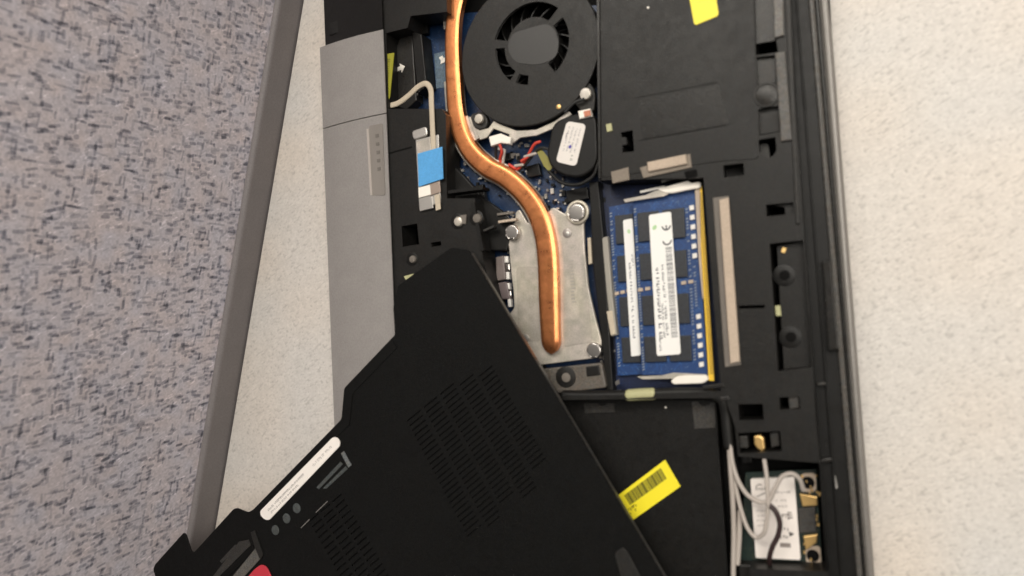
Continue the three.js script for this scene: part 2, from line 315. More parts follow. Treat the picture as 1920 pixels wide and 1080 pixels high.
{ // yellow square sticker, upper edge out of the frame
  const t = canvasTex(128, 128, (x) => { fill(x, '#f4e23c', 0, 0, 128, 128); });
  add('yellow_sticker', plate([[1287, -34], [1336, -44], [1348, 29], [1302, 48]], 28.45, 0.15, { rx: 0.09 }), std(0xffffff, { map: t, roughness: 0.5 }), laptop, 'yellow square sticker');
}
// recess floors in the right deck
for (const [p, h, m, n] of [
  [[[1412, -118], [1446, -118], [1453, 76], [1417, 82]], 26.2, M.edge, 'recess_floor'], [[[1419, 108], [1452, 104], [1455, 155], [1422, 159]], 26.4, M.edge, 'recess_floor'],
  [[[1423, 205], [1459, 199], [1462, 246], [1425, 252]], 26, plastic(0.06), 'recess_floor'], [[[1457, 462], [1507, 452], [1522, 686], [1470, 692]], 25, M.deck, 'recess_floor'],
  [[[1452, 386], [1487, 381], [1489, 403], [1473, 404], [1471, 388]], 26, M.deck, 'recess_floor'],
]) add(n, slab(p, h, 2), m, laptop);
add('foot_pad', disc(1437, 178, 28.3, 3.6, 0.8, 0.3), M.edge, laptop, 'round pad in the recess');
add('pad_ring', (() => { const c = at(1437, 178, 28.1), g = new THREE.TorusGeometry(3.8, 0.4, 6, 28); g.rotateX(Math.PI / 2); g.translate(c.x, c.y, c.z); return g; })(), M.grey, laptop);
for (const [x, y] of [[1470, 516], [1482, 632]]) {
  const b = add('screw_boss', disc(x, y, 25.3, 3.6, 2, 0.2), M.deckDark, laptop);
  add('screw_hole', disc(x + 1, y, 25.45, 1.7, 1, 0.2), M.pit, b);
}
add('copper_mark', bar([1466, 468, 25.4], [1473, 470, 25.4], 1.6, 0.3), M.brass, laptop);
add('yellow_mark', bar([1458, 573, 26.5], [1460, 592, 26.5], 1.6, 0.4), M.tapeYellow, laptop);
add('grey_block', slab([[1478, 744], [1497, 742], [1499, 765], [1480, 767]], 27, 3, { b: 0.3 }), plastic(0.19), laptop, 'small grey square block in an opening');
add('recess_floor', slab(rect(1354, 309, 1398, 336, 0.12), 21, 2), plastic(0.045), laptop); add('recess_floor', slab([[1424, 270], [1440, 268], [1444, 298], [1428, 300]], 24, 2, { r: 1 }), M.edge, laptop);
// light bars beside the recess
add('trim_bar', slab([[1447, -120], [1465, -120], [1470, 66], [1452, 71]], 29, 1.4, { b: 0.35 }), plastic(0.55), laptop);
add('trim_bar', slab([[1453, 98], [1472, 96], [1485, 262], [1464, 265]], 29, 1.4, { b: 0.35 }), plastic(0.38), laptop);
add('trim_bar', slab([[1466, -120], [1477, -120], [1500, 420], [1492, 420]], 28.6, 1.0, { b: 0.3 }), plastic(0.09), laptop);

// hinge side: channel, ridges, edge of the lid below
const strip = (a, b, h, t, o) => slab([[a(-260), -260], [b(-260), -260], [b(1320), 1320], [a(1320), 1320]], h, t, o);
add('hinge_channel', strip(deckR, lineX(1517, 0.083), 22, 3), M.deckDark, laptop);
add('hinge_ridge', strip(lineX(1515, 0.084), lineX(1526, 0.0835), 23.5, 10, { b: 1.2, seg: 3 }), M.ridge, laptop);
add('hinge_ridge', strip(lineX(1527, 0.083), lineX(1537, 0.082), 20, 8, { b: 1.2, seg: 3 }), M.rim, laptop);
add('lid_edge', strip(lineX(1534, 0.081), lineX(1555, 0.0785), 8, 8, { b: 1.6, seg: 4 }), std(lin(0.26, 0.24, 0.22), { map: softC, roughness: 0.4, metalness: 0.2 }), laptop);
add('lid', slab([[640, -240], [1540, -240], [1640, 1300], [690, 1300]], 7.6, 7.6, { b: 1 }), M.deckDark, laptop);
add('hinge_cover', slab([[1541, 489], [1557, 486], [1573, 655], [1553, 659]], 25, 5, { b: 0.5 }), M.rim, laptop, 'raised hinge cover');
add('hinge_ridge', strip(lineX(1491, 0.078), lineX(1495, 0.0785), 23, 1.2, { b: 0.3 }), M.deckDark, laptop);
add('screw_post', slab([[1533, 862], [1560, 858], [1561, 866], [1535, 870]], 25, 4, { b: 0.4 }), M.rim, laptop);
add('release_icon', slab([[1561, 893], [1566, 891], [1571, 915], [1566, 917]], 22.4, 0.4, { r: 1 }), M.steelDull, laptop);
add('small_clip', slab([[1531, 718], [1546, 716], [1549, 722], [1533, 724]], 25, 2, { b: 0.4 }), M.grey, laptop);

// ------------------------------------------------ front edge: silver strip in two pieces, black corner
function edgePiece(name, y0, y1, mat, k0, k1, label, inset = 0) {
  const secs = [[y0, k0], [y1, k1]].map(([y, k]) => {
    const I = at(inner(y), y, 29.3), O = at(outer(y + k) + inset, y + k, 17.5), L = t => I.clone().lerp(O, t);
    const p = [at(inner(y) + 2, y, 27), at(inner(y) + 1.2, y, 29.0), I.clone(), L(0.035)];
    for (let i = 1; i <= 6; i++) { const t = 0.035 + 0.94 * i / 6, q = L(t); q.y += 1.1 * Math.sin(Math.PI * t); p.push(q); }
    const q = O.clone(); p.push(V3(q.x + 0.2, q.y - 1, q.z), V3(q.x + 1.2, 11, q.z), V3(I.x, 11, I.z)); return p;
  });
  const pos = [], n = secs[0].length, tri = (a, b, c) => pos.push(...a.toArray(), ...b.toArray(), ...c.toArray());
  for (let i = 0; i < n; i++) { const j = (i + 1) % n, a = secs[0][i], b = secs[0][j], c = secs[1][i], d = secs[1][j]; tri(a, b, c); tri(b, d, c); }
  for (let i = 1; i < n - 1; i++) { tri(secs[0][0], secs[0][i + 1], secs[0][i]); tri(secs[1][0], secs[1][i], secs[1][i + 1]); }
  const g = new THREE.BufferGeometry(); g.setAttribute('position', new THREE.Float32BufferAttribute(pos, 3)); g.computeVertexNormals();
  return add(name, planar(toCreasedNormals(g, 0.5)), mat, laptop, label);
}
const seamK = 30;                        // how far the seams slant in the picture, from the top rim to the foot of the flank
edgePiece('corner_cap', -260, 53.5, plastic(0.030), 30, 35, 'black front corner', 11);
const palm = edgePiece('edge_cover', 55, 211.3, M.silver, 35, seamK, 'silver grey end piece of the front edge');
const drive = edgePiece('drive_bezel', 213, 1320, M.silver, seamK, 0, 'silver grey bezel along the front edge');
const hFlank = (x, y) => { const f = (inner(y) - x) / (inner(y) - outer(y + 30)); return 29.3 - 11.8 * f + 1.1 * Math.sin(Math.PI * Math.max(0, Math.min(1, f))); };
const flank = (c, lift, t, o = {}) => plate(c, 0, t, { ...o, hs: c.map(p => hFlank(...p) + lift) });
add('latch_recess', flank([[692, 236], [717, 231], [722, 366], [697, 367]], 0.35, 0.3, { rx: 0.12, ry: 0.03 }), std(lin(0.30, 0.275, 0.25), { map: softC, roughness: 0.5, metalness: 0.2 }), drive);
add('latch_lip', flank([[687, 242], [691, 241], [698, 366], [694, 366]], 0.7, 0.5), M.silverRim, drive);
for (let i = 0; i < 5; i++) add('latch_mark', flank([[703.5 + i, 252 + i * 15.5], [709.5 + i, 251 + i * 15.5], [710 + i, 257 + i * 15.5], [704 + i, 258 + i * 15.5]], 0.5, 0.12), std(lin(0.16, 0.145, 0.13)), drive);
add('corner_pad', plate([[618, 44], [657, 28], [659, 52], [617, 66]], 0, 0.8, { hs: [20.5, 23.6, 23.4, 20.4] }), plastic(0.06), laptop);

// ------------------------------------------------ main board and what stands on it in the big opening
add('main_board', slab([[770, 30], [1120, 10], [1128, 360], [1140, 742], [930, 742], [820, 372], [770, 200]], 14.5, 1.5), M.blueBoard, laptop);
add('memory_board', slab([[1106, 338], [1322, 332], [1352, 742], [1120, 745]], 15, 1.5), M.navyBoard, laptop);
// modem corner at the upper left
add('socket_block', slab([[752, 62], [772, 57], [781, 188], [762, 205], [742, 200], [735, 112]], 20, 6, { b: 0.4 }), M.edge, laptop);
add('socket_ridge', slab([[772, 58], [790, 64], [800, 160], [783, 176]], 22.5, 8, { b: 0.4 }), M.tray, laptop);
const ar = add('printed_arrow', slab([[737, 130], [750, 124], [749, 119], [759, 124], [753, 136], [752, 131], [739, 136]], 20.25, 0.2), M.white, laptop, 'white arrow');
{
  const t = canvasTex(64, 256, (x) => { fill(x, '#8f8c1e', 0, 0, 64, 256); bars(x, '#56540f', 12, 30, 200, 34, true); });
  add('yellow_tag', plate([[718, 102], [739, 99], [731, 182], [722, 198]], 27.5, 0.3), std(0xffffff, { map: t, roughness: 0.6 }), laptop, 'narrow olive yellow tag behind the silver edge');
}
{ // pin row of the socket
  const gs = []; for (let i = 0; i < 22; i++) { const y = 66 + i * 5.1, g = bar([783 + i * 0.45, y, 16.2], [790 + i * 0.45, y - 1, 16.2], 0.5, 0.3); gs.push(g); }
  add('solder_pins', mergeGeometries(gs), M.steel, laptop, null, true);
}
add('board_clip', slab([[780, 43], [800, 39], [802, 62], [783, 66]], 17.5, 2, { b: 0.3 }), M.chip, laptop);
add('printed_box', slab([[814, 101], [838, 95], [842, 162], [818, 166]], 14.75, 0.2), std(lin(0.13, 0.19, 0.25), { map: grainC }), laptop);
for (const p of [[[823, 108], [829, 104], [832, 110], [826, 113]], [[827, 112], [834, 108], [834, 116], [826, 120]]]) add('solder_pad', slab(p, 15.2, 0.4), M.white, laptop);
add('metal_tab', slab([[830, 27], [836, 25], [837, 54], [832, 55]], 19, 1.5), M.nickel, laptop);
add('screw_head', disc(790, 175, 18, 1.1, 1, 0.3, 14), M.steel, laptop);
for (const p of [[784, 32], [786, 64]]) add('solder_pad', disc(...p, 17.8, 0.9, 0.6, 0.2, 10), M.steelDull, laptop);
// beige flat cable, up over the connector and down to the blue pull tab
add('beige_cable', sweep([[726, 199, 26], [745, 194, 26], [765, 180, 26.5], [785, 162, 27.5], [799, 157, 28.5], [807, 166, 29], [809, 195, 29], [811, 240, 29], [813, 282, 29]], t => 1.15, 0.45, { n: 2.4, end: false }), M.beige, laptop, 'beige cable running down to the blue tab');
// bracket with blue pull tab
const brk = add('cable_bracket', slab([[779, 262], [822, 252], [826, 380], [786, 392]], 28.8, 0.7, { b: 0.2 }), M.steelDull, laptop);
add('bracket_plate', slab([[780, 266], [806, 258], [808, 285], [782, 291]], 29.3, 0.5, { b: 0.15 }), M.nickel, brk);
add('bracket_screw', slab([[771, 246], [799, 236], [802, 254], [775, 263]], 29.5, 1.2, { b: 0.5, r: 1.5 }), M.steelDull, brk);
add('blue_tab', slab([[783, 288], [829, 275], [831, 335], [785, 350]], 29.9, 0.35), M.blueTape, brk, 'light blue paper tab');
add('bracket_plate', slab([[784, 352], [806, 346], [808, 365], [785, 371]], 29.35, 0.5, { b: 0.15 }), M.white, brk);
add('bracket_plate', slab([[803, 346], [824, 339], [826, 360], [806, 367]], 29.3, 0.5, { b: 0.15 }), std(lin(0.38, 0.30, 0.25), { metalness: 0.4, roughness: 0.4 }), brk);
add('bracket_plate', slab([[785, 374], [810, 368], [812, 390], [787, 396]], 29.2, 0.5, { b: 0.15 }), M.steelDull, brk);
add('bracket_plate', slab([[814, 366], [824, 363], [826, 392], [817, 395]], 29.2, 0.5, { b: 0.15 }), M.beige, brk);
add('bracket_slot', slab([[729, 286], [772, 274], [772, 277], [729, 289]], 28.15, 0.3), M.pit, laptop);
// dark tray between the front edge and the heat sink, its posts and screws
add('fan_tray', slab([[838, 300], [870, 330], [905, 370], [940, 395], [962, 420], [950, 470], [900, 470], [842, 410]], 21, 3, { b: 0.5 }), M.deckDark, laptop);
add('tray_rib', bar([886, 380, 29], [904, 470, 29], 1.6, 6), M.deckDark, laptop);
add('tray_rib', bar([840, 360, 29], [905, 352, 29], 1.2, 6), M.deckDark, laptop);
add('tray_rib', bar([898, 436, 26], [926, 424, 26], 0.8, 3), M.grey, laptop);
add('tray_rib', bar([934, 416, 24], [968, 411, 24], 0.9, 2), M.foam, laptop);
add('tray_rib', bar([932, 402, 22], [962, 398, 22], 0.9, 2), M.tape, laptop);
for (const [x, y, r, m] of [[858, 415, 2.0, M.nickel], [893, 409, 1.9, M.tape], [772, 486, 1.6, M.tape]]) {
  const s = add('post_screw', disc(x, y, 29.3, r, 3, 0.8, 18), m, laptop); add('screw_seat', disc(x, y, 28.15, r + 1.2, 0.5, 0.2, 20), M.deckDark, s);
}
add('post_tab', slab([[862, 404], [874, 402], [873, 420], [864, 420]], 28.9, 0.8, { b: 0.2 }), M.tape, laptop);
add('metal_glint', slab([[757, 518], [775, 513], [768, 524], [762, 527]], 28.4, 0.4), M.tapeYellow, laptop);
// power parts left of the heat sink
add('coil_block', slab([[929, 482], [944, 479], [948, 524], [930, 527]], 19.5, 4, { b: 0.5 }), std(lin(0.16, 0.13, 0.12), { roughness: 0.5 }), laptop);
add('coil_block', slab([[933, 530], [949, 528], [957, 560], [938, 562]], 19.5, 4, { b: 0.5 }), std(lin(0.14, 0.11, 0.11), { roughness: 0.5 }), laptop);
for (const [a, b, c, d, m] of [[945, 481, 952, 493, M.ceramic], [948, 495, 955, 507, M.steel], [948, 510, 954, 524, M.ceramic], [949, 531, 955, 543, M.ceramic], [950, 546, 958, 556, M.steel], [951, 560, 957, 576, M.ceramic], [903, 484, 911, 505, M.tapeYellow]])
  add('capacitor', slab(rect(a, b, c, d, 0.1), 19, 2.5, { b: 0.4 }), m, laptop);
{ // scattered surface parts, too small to tell apart
  const geos = { a: [], b: [], c: [] };
  const area = [[905, 330, 1090, 400], [925, 262, 1000, 330], [1000, 320, 1060, 390], [845, 290, 900, 380], [1122, 352, 1150, 700], [930, 395, 965, 470]];
  for (let i = 0; i < 260; i++) {
    const r = area[Math.floor(rr(0, area.length))], x = rr(r[0], r[2]), y = rr(r[1], r[3]), w = rr(2, 6), l = w * rr(0.5, 1.9);
    geos['abc'[Math.floor(rr(0, 3))]].push(slab(rect(x, y, x + w, y + l, 0.15), rr(15.4, 16.4), 1));
  }
  add('surface_parts', mergeGeometries(geos.a), M.chip, laptop, null, true); add('surface_parts', mergeGeometries(geos.b), std(lin(0.22, 0.2, 0.18)), laptop, null, true); add('surface_parts', mergeGeometries(geos.c), M.steelDull, laptop, null, true);
}
for (const [p, h] of [[[[985, 312], [1009, 306], [1014, 328], [990, 333]], 17.5], [[[860, 355], [905, 345], [912, 382], [868, 392]], 19], [[[938, 290], [955, 286], [958, 300], [942, 304]], 17], [[[1060, 358], [1100, 350], [1104, 372], [1064, 380]], 18]])
  add('chip', slab(p, h, 2.5, { b: 0.25 }), M.chip, laptop);
// ------------------------------------------------ fan
const fan = new THREE.Group(); fan.name = 'cooling_fan'; laptop.add(fan);
{
  const c = at(997, 84, 24.5), C = at(989, 96, 24.5), R = 29.2;
  const ring = (r0, r1, a0, a1) => { const o = [], n = 18; for (let i = 0; i <= n; i++) { const a = (a0 + (a1 - a0) * i / n) * Math.PI / 180; o.push([c.x + r1 * Math.cos(a), c.z + r1 * Math.sin(a)]); } for (let i = n; i >= 0; i--) { const a = (a0 + (a1 - a0) * i / n) * Math.PI / 180; o.push([c.x + r0 * Math.cos(a), c.z + r0 * Math.sin(a)]); } return roundPts(o, 0.5); };
  const outline = []; for (let i = 0; i < 72; i++) { const a = i / 72 * Math.PI * 2; outline.push([C.x + R * Math.cos(a), C.z + R * Math.sin(a)]); }
  const plateG = slabMM(outline, 24.5, 1.2, { b: 0.35, holesMM: [], holes: [ring(10.4, 17.0, 198, 316), ring(10.4, 15.8, -32, 56), ring(11.2, 16.0, 128, 188), ring(11.4, 15.8, 98, 121)] });
  { const fl = new THREE.CylinderGeometry(R - 1, R - 1, 0.6, 48); fl.translate(C.x, 15.4, C.z); add('fan_floor', planar(fl), M.pit, fan); }
  add('fan_cover', plateG, M.fan, fan, 'dark grey round fan cover with curved air openings');
  const wall = new THREE.CylinderGeometry(R - 0.5, R - 0.5, 9, 64, 1, true); wall.translate(C.x, 19, C.z); add('fan_wall', planar(wall), M.tray, fan);
  const hub = new THREE.LatheGeometry([[0.01, 0], [9.6, 0], [10.4, -0.6], [10.4, -6]].map(a => new THREE.Vector2(...a)), 40); hub.translate(c.x, 22.6, c.z); add('fan_hub', planar(toCreasedNormals(hub, 0.6)), M.fan, fan);
  for (let i = 0; i < 17; i++) {
    const a0 = i / 17 * Math.PI * 2, pts = [], q = []; for (let k = 0; k <= 6; k++) { const r = 10 + k * 1.8, a = a0 + k * 0.10; pts.push([c.x + r * Math.cos(a), c.z + r * Math.sin(a)]); q.unshift([c.x + r * Math.cos(a + 0.045), c.z + r * Math.sin(a + 0.045)]); }
    add('fan_blade', slabMM(pts.concat(q), 20.6, 4), plastic.b || (plastic.b = plastic(0.035, { roughness: 0.5 })), fan);
  }
  add('hub_film', slab([[960, 62], [1030, 42], [1048, 70], [1045, 108], [1012, 122], [965, 118], [950, 90]], 24.7, 0.12, { r: 4 }), std(lin(0.015, 0.014, 0.013), { map: softC, roughness: 0.42 }), fan);
  add('fan_lug', slab([[1072, 150], [1108, 155], [1117, 178], [1112, 214], [1088, 208], [1068, 180]], 23.5, 3, { b: 0.4, r: 3 }), plastic(0.09), fan);
  add('fan_lug', slab([[880, 214], [905, 208], [916, 226], [908, 244], [888, 240]], 23, 3, { b: 0.4, r: 2 }), plastic(0.12), fan);
  add('fan_bracket', slab([[916, 240], [926, 226], [936, 232], [968, 245], [1005, 243], [1040, 227], [1066, 208], [1072, 214], [1044, 238], [1006, 254], [975, 258], [962, 268], [952, 266], [955, 252], [925, 241], [912, 258], [900, 262], [893, 246]], 22.5, 1, { b: 0.2 }), M.nickel, fan, 'bright metal strip under the fan');
  for (let i = 0; i < 3; i++) add('fan_fin', slab([[872 + i * 7, 218 + i * 2], [877 + i * 7, 217 + i * 2], [893 + i * 5, 262 - i * 3], [888 + i * 5, 264 - i * 3]], 22, 2), M.nickel, fan);
}
function screw(px, py, h, r, mat, parent, name = 'screw') {      // round head with a cross recess
  const c = at(px, py, h), a = rr(0, 1.5), s = new THREE.Shape(); s.absarc(0, 0, r, 0, Math.PI * 2);
  const w = r * 0.17, l = r * 0.66, k = new THREE.Path(); [[w, l], [w, w], [l, w], [l, -w], [w, -w], [w, -l], [-w, -l], [-w, -w], [-l, -w], [-l, w], [-w, w], [-w, l]].forEach(([x, y], i) => { const X = x * Math.cos(a) - y * Math.sin(a), Y = x * Math.sin(a) + y * Math.cos(a); i ? k.lineTo(X, Y) : k.moveTo(X, Y); }); k.closePath(); s.holes.push(k);
  const b = r * 0.22, g = new THREE.ExtrudeGeometry(s, { depth: 0.9, bevelEnabled: true, bevelSize: b, bevelOffset: -b, bevelThickness: b, bevelSegments: 4, curveSegments: 26 });
  g.rotateX(-Math.PI / 2); g.translate(c.x, h - 0.9 - b, c.z);
  const under = new THREE.CylinderGeometry(r * 0.9, r * 0.9, 1.5, 24); under.translate(c.x, h - 1.6, c.z);
  const m = add(name, planar(toCreasedNormals(g, 0.5)), mat, parent); add('screw_core', planar(under), M.tape, m); return m;
}
screw(1097, 175, 25.4, 2.2, M.nickel, fan, 'fan_screw'); screw(897, 222, 24.8, 1.9, M.nickel, fan, 'fan_screw');
add('brass_pin', disc(1047, 200, 24.9, 1.0, 1, 0.3, 12), M.brass, fan);

// ------------------------------------------------ heat sink
const sink = new THREE.Group(); sink.name = 'heat_sink'; laptop.add(sink);
const pipePts = [[872, -70], [864, -25], [858, 0], [852, 30], [849, 75], [851, 150], [856, 212], [866, 252], [884, 285], [914, 313], [950, 333], [985, 365], [1008, 400], [1021, 440], [1027, 485], [1029, 540], [1031, 600], [1033, 640], [1035, 664]];
{
  const sp = [[966, 398], [974, 392], [990, 420], [1030, 396], [1036, 388], [1064, 404], [1072, 388], [1085, 381], [1098, 388], [1101, 402], [1094, 418], [1096, 470], [1103, 540], [1117, 600], [1128, 640], [1126, 664], [1120, 671], [1015, 684], [960, 684], [930, 640], [935, 600], [952, 592], [964, 578], [963, 550], [957, 500], [954, 462], [948, 446], [952, 424], [966, 418]];
  const g = slab(sp, 20.5, 1.6, { b: 0.35, r: 1.2, seg: 3 });
  add('spreader_plate', g, M.nickel, sink, 'dull silver heat spreader plate');
  add('pipe_tray', sweep(pipePts.slice(5, 15).map(p => [...p, 19.9]), t => 4.75 - 0.25 * (1 - t), 0.9, { n: 6, end: false }), M.nickel, sink);
  add('spreader_fin', slab([[968, 500], [1012, 500], [1014, 640], [972, 640]], 20.75, 0.3, { r: 2 }), std(lin(0.54, 0.505, 0.455), { map: metalC, metalness: 0.5, roughness: 0.48 }), sink);
  add('spreader_pad', slab([[1056, 450], [1090, 448], [1112, 640], [1056, 650]], 20.78, 0.3, { r: 2 }), std(lin(0.64, 0.60, 0.545), { map: metalC, metalness: 0.5, roughness: 0.4 }), sink);
  add('heat_pipe', sweep(pipePts.map(p => [...p, 22.4]), t => 3.25 + 0.75 * Math.min(1, Math.max(0, (t - 0.2) / 0.3)) - 0.5 * Math.max(0, (t - 0.88) / 0.12), 1.75, { profile: [[1, -1], [1, 0.0], [0.998, 0.35], [0.985, 0.62], [0.72, 0.95], [0.64, 1], [0.2, 1.03], [-0.2, 1.03], [-0.65, 1], [-0.72, 0.96], [-0.98, 0.5], [-0.995, 0.3], [-1, 0], [-1, -1]], steps: 140 }), M.copper, sink, 'flattened copper heat pipe bent in an S');
  const st = add('stamp_mark', disc(1063, 437, 21.0, 1.8, 0.3, 0.2, 20), std(lin(0.33, 0.30, 0.28), { roughness: 0.4, metalness: 0.5 }), sink); add('stamp_dimple', disc(1063, 438, 21.2, 0.9, 0.2, 0.15, 16), M.steelDull, st);
  for (const [x, y, h, r] of [[1080, 398, 23.2, 3.5], [959, 435, 23.2, 3.0], [1113, 657, 22.6, 2.9]]) { screw(x, y, h, r, M.steel, sink, 'heat_sink_screw'); }
  { const g = []; for (let i = 0; i < 13; i++) g.push(slab(rect(1066 + i * 0.5, 488 + i * 6.4, 1066 + i * 0.5 + rr(5, 9), 488 + i * 6.4 + rr(2, 3.6), 0.1), 21.12, 0.15)); add('stamped_text', mergeGeometries(g), std(lin(0.42, 0.39, 0.35), { roughness: 0.5, metalness: 0.3 }), sink, null, true); }
  screw(985, 634, 21.6, 1.4, M.steelDull, sink, 'heat_sink_screw');
  add('spring_clip', (() => { const c = at(1083, 398, 21.4), t = new THREE.TorusGeometry(4.0, 0.6, 8, 30); t.rotateX(Math.PI / 2); t.translate(c.x, 21.4, c.z); return t; })(), M.nickel, sink);
}
add('side_contact', slab([[1101, 446], [1107, 445], [1110, 494], [1103, 496]], 20.5, 2.5, { b: 0.3 }), M.beige, laptop);
// bracket below the heat sink
{
  const b = add('sink_bracket', slab([[1014, 692], [1128, 680], [1137, 727], [1045, 738], [1030, 722]], 23, 3, { b: 0.5, r: 1 }), std(lin(0.14, 0.12, 0.10), { map: grainC, roughness: 0.5 }), laptop);
  add('bracket_ring', disc(1060, 707, 23.5, 4.0, 0.7, 0.3), plastic(0.05), b); add('bracket_hole', disc(1061, 708, 23.9, 1.8, 0.6, 0.3, 18), M.tape, b);
  add('bracket_block', slab([[1098, 688], [1122, 685], [1125, 703], [1100, 706]], 23.6, 1, { b: 0.3 }), plastic(0.035), b);
}
// wall between heat sink and memory
add('divider_wall', slab([[1104, 342], [1121, 340], [1131, 440], [1150, 742], [1137, 744], [1128, 640], [1112, 500]], 21, 8, { b: 0.4 }), M.deckDark, laptop);

// ------------------------------------------------ speaker with its white label, wires beside it
{
  const s = add('speaker_box', slab([[1036, 228], [1085, 210], [1118, 214], [1121, 296], [1112, 318], [1088, 334], [1056, 330], [1034, 316], [1024, 292]], 24, 8, { b: 0.9, r: 4, seg: 3 }), M.tray, laptop, 'rounded black speaker box');
  add('speaker_rim', tube([[1030, 322, 23], [1052, 342, 23], [1084, 346, 23], [1112, 330, 23], [1122, 306, 23]], 0.7), M.deck, s);
  const t = canvasTex(128, 256, (x) => { fill(x, '#dcd6d0', 0, 0, 128, 256); for (let i = 0; i < 4; i++) scribble(x, 'rgba(120,115,118,0.55)', 22 + i * 24, 30, 150, 13, true); scribble(x, 'rgba(80,75,80,0.7)', 18, 60, 40, 16, true); x.fillStyle = '#3a2f96'; x.beginPath(); x.arc(64, 150, 9, 0, 7); x.fill(); fill(x, '#3a2f96', 60, 138, 7, 24); scribble(x, 'rgba(90,95,80,0.7)', 84, 196, 34, 18, true); });
  add('speaker_label', plate([[1063, 227], [1099, 233], [1080, 312], [1042, 303]], 24.35, 0.25, { rx: 0.2, ry: 0.09 }), std(0xffffff, { map: t, roughness: 0.5 }), s, 'white rounded label with a small violet mark');
}
for (const p of [[[1083, 208], [1106, 203], [1110, 218], [1086, 223]], [[916, 256], [938, 250], [958, 258], [956, 270], [938, 268], [920, 274]]]) { const c = add('wire_connector', slab(p, 25, 2.5, { b: 0.4 }), M.white, laptop, 'small white plug'); }
add('red_contact', slab([[1094, 209], [1106, 206], [1108, 216], [1096, 219]], 25.4, 0.5), std(lin(0.5, 0.18, 0.1)), laptop);
for (const [m, pts] of [
  [M.wireRed, [[936, 268, 24], [941, 285, 23], [938, 300, 21], [950, 314, 20], [968, 318, 20], [985, 300, 21], [1003, 270, 23], [1012, 266, 23]]],
  [M.wire, [[932, 262, 24], [937, 274, 23]]], [M.wire, [[946, 282, 22], [943, 305, 21]]], [M.wire, [[966, 311, 21], [980, 309, 21]]], [M.wireRed, [[955, 309, 21], [966, 316, 21]]], [M.wire, [[984, 294, 22], [1004, 288, 22.5]]], [M.wireRed, [[978, 302, 22], [990, 294, 22]]],
  [M.wireBlack, [[930, 274, 23], [932, 300, 20], [960, 326, 19], [985, 308, 20], [1012, 278, 22], [1030, 280, 23]]],
  [M.wireBlack, [[1060, 210, 25], [1078, 192, 25.5], [1094, 186, 25.5]]],
]) add('thin_wire', tube(pts, 0.62, 7), m, laptop);
add('yellow_film', slab([[1006, 284], [1014, 278], [1030, 298], [1036, 312], [1030, 322], [1020, 312]], 21.5, 0.3), std(lin(0.22, 0.2, 0.04), { roughness: 0.4 }), laptop);

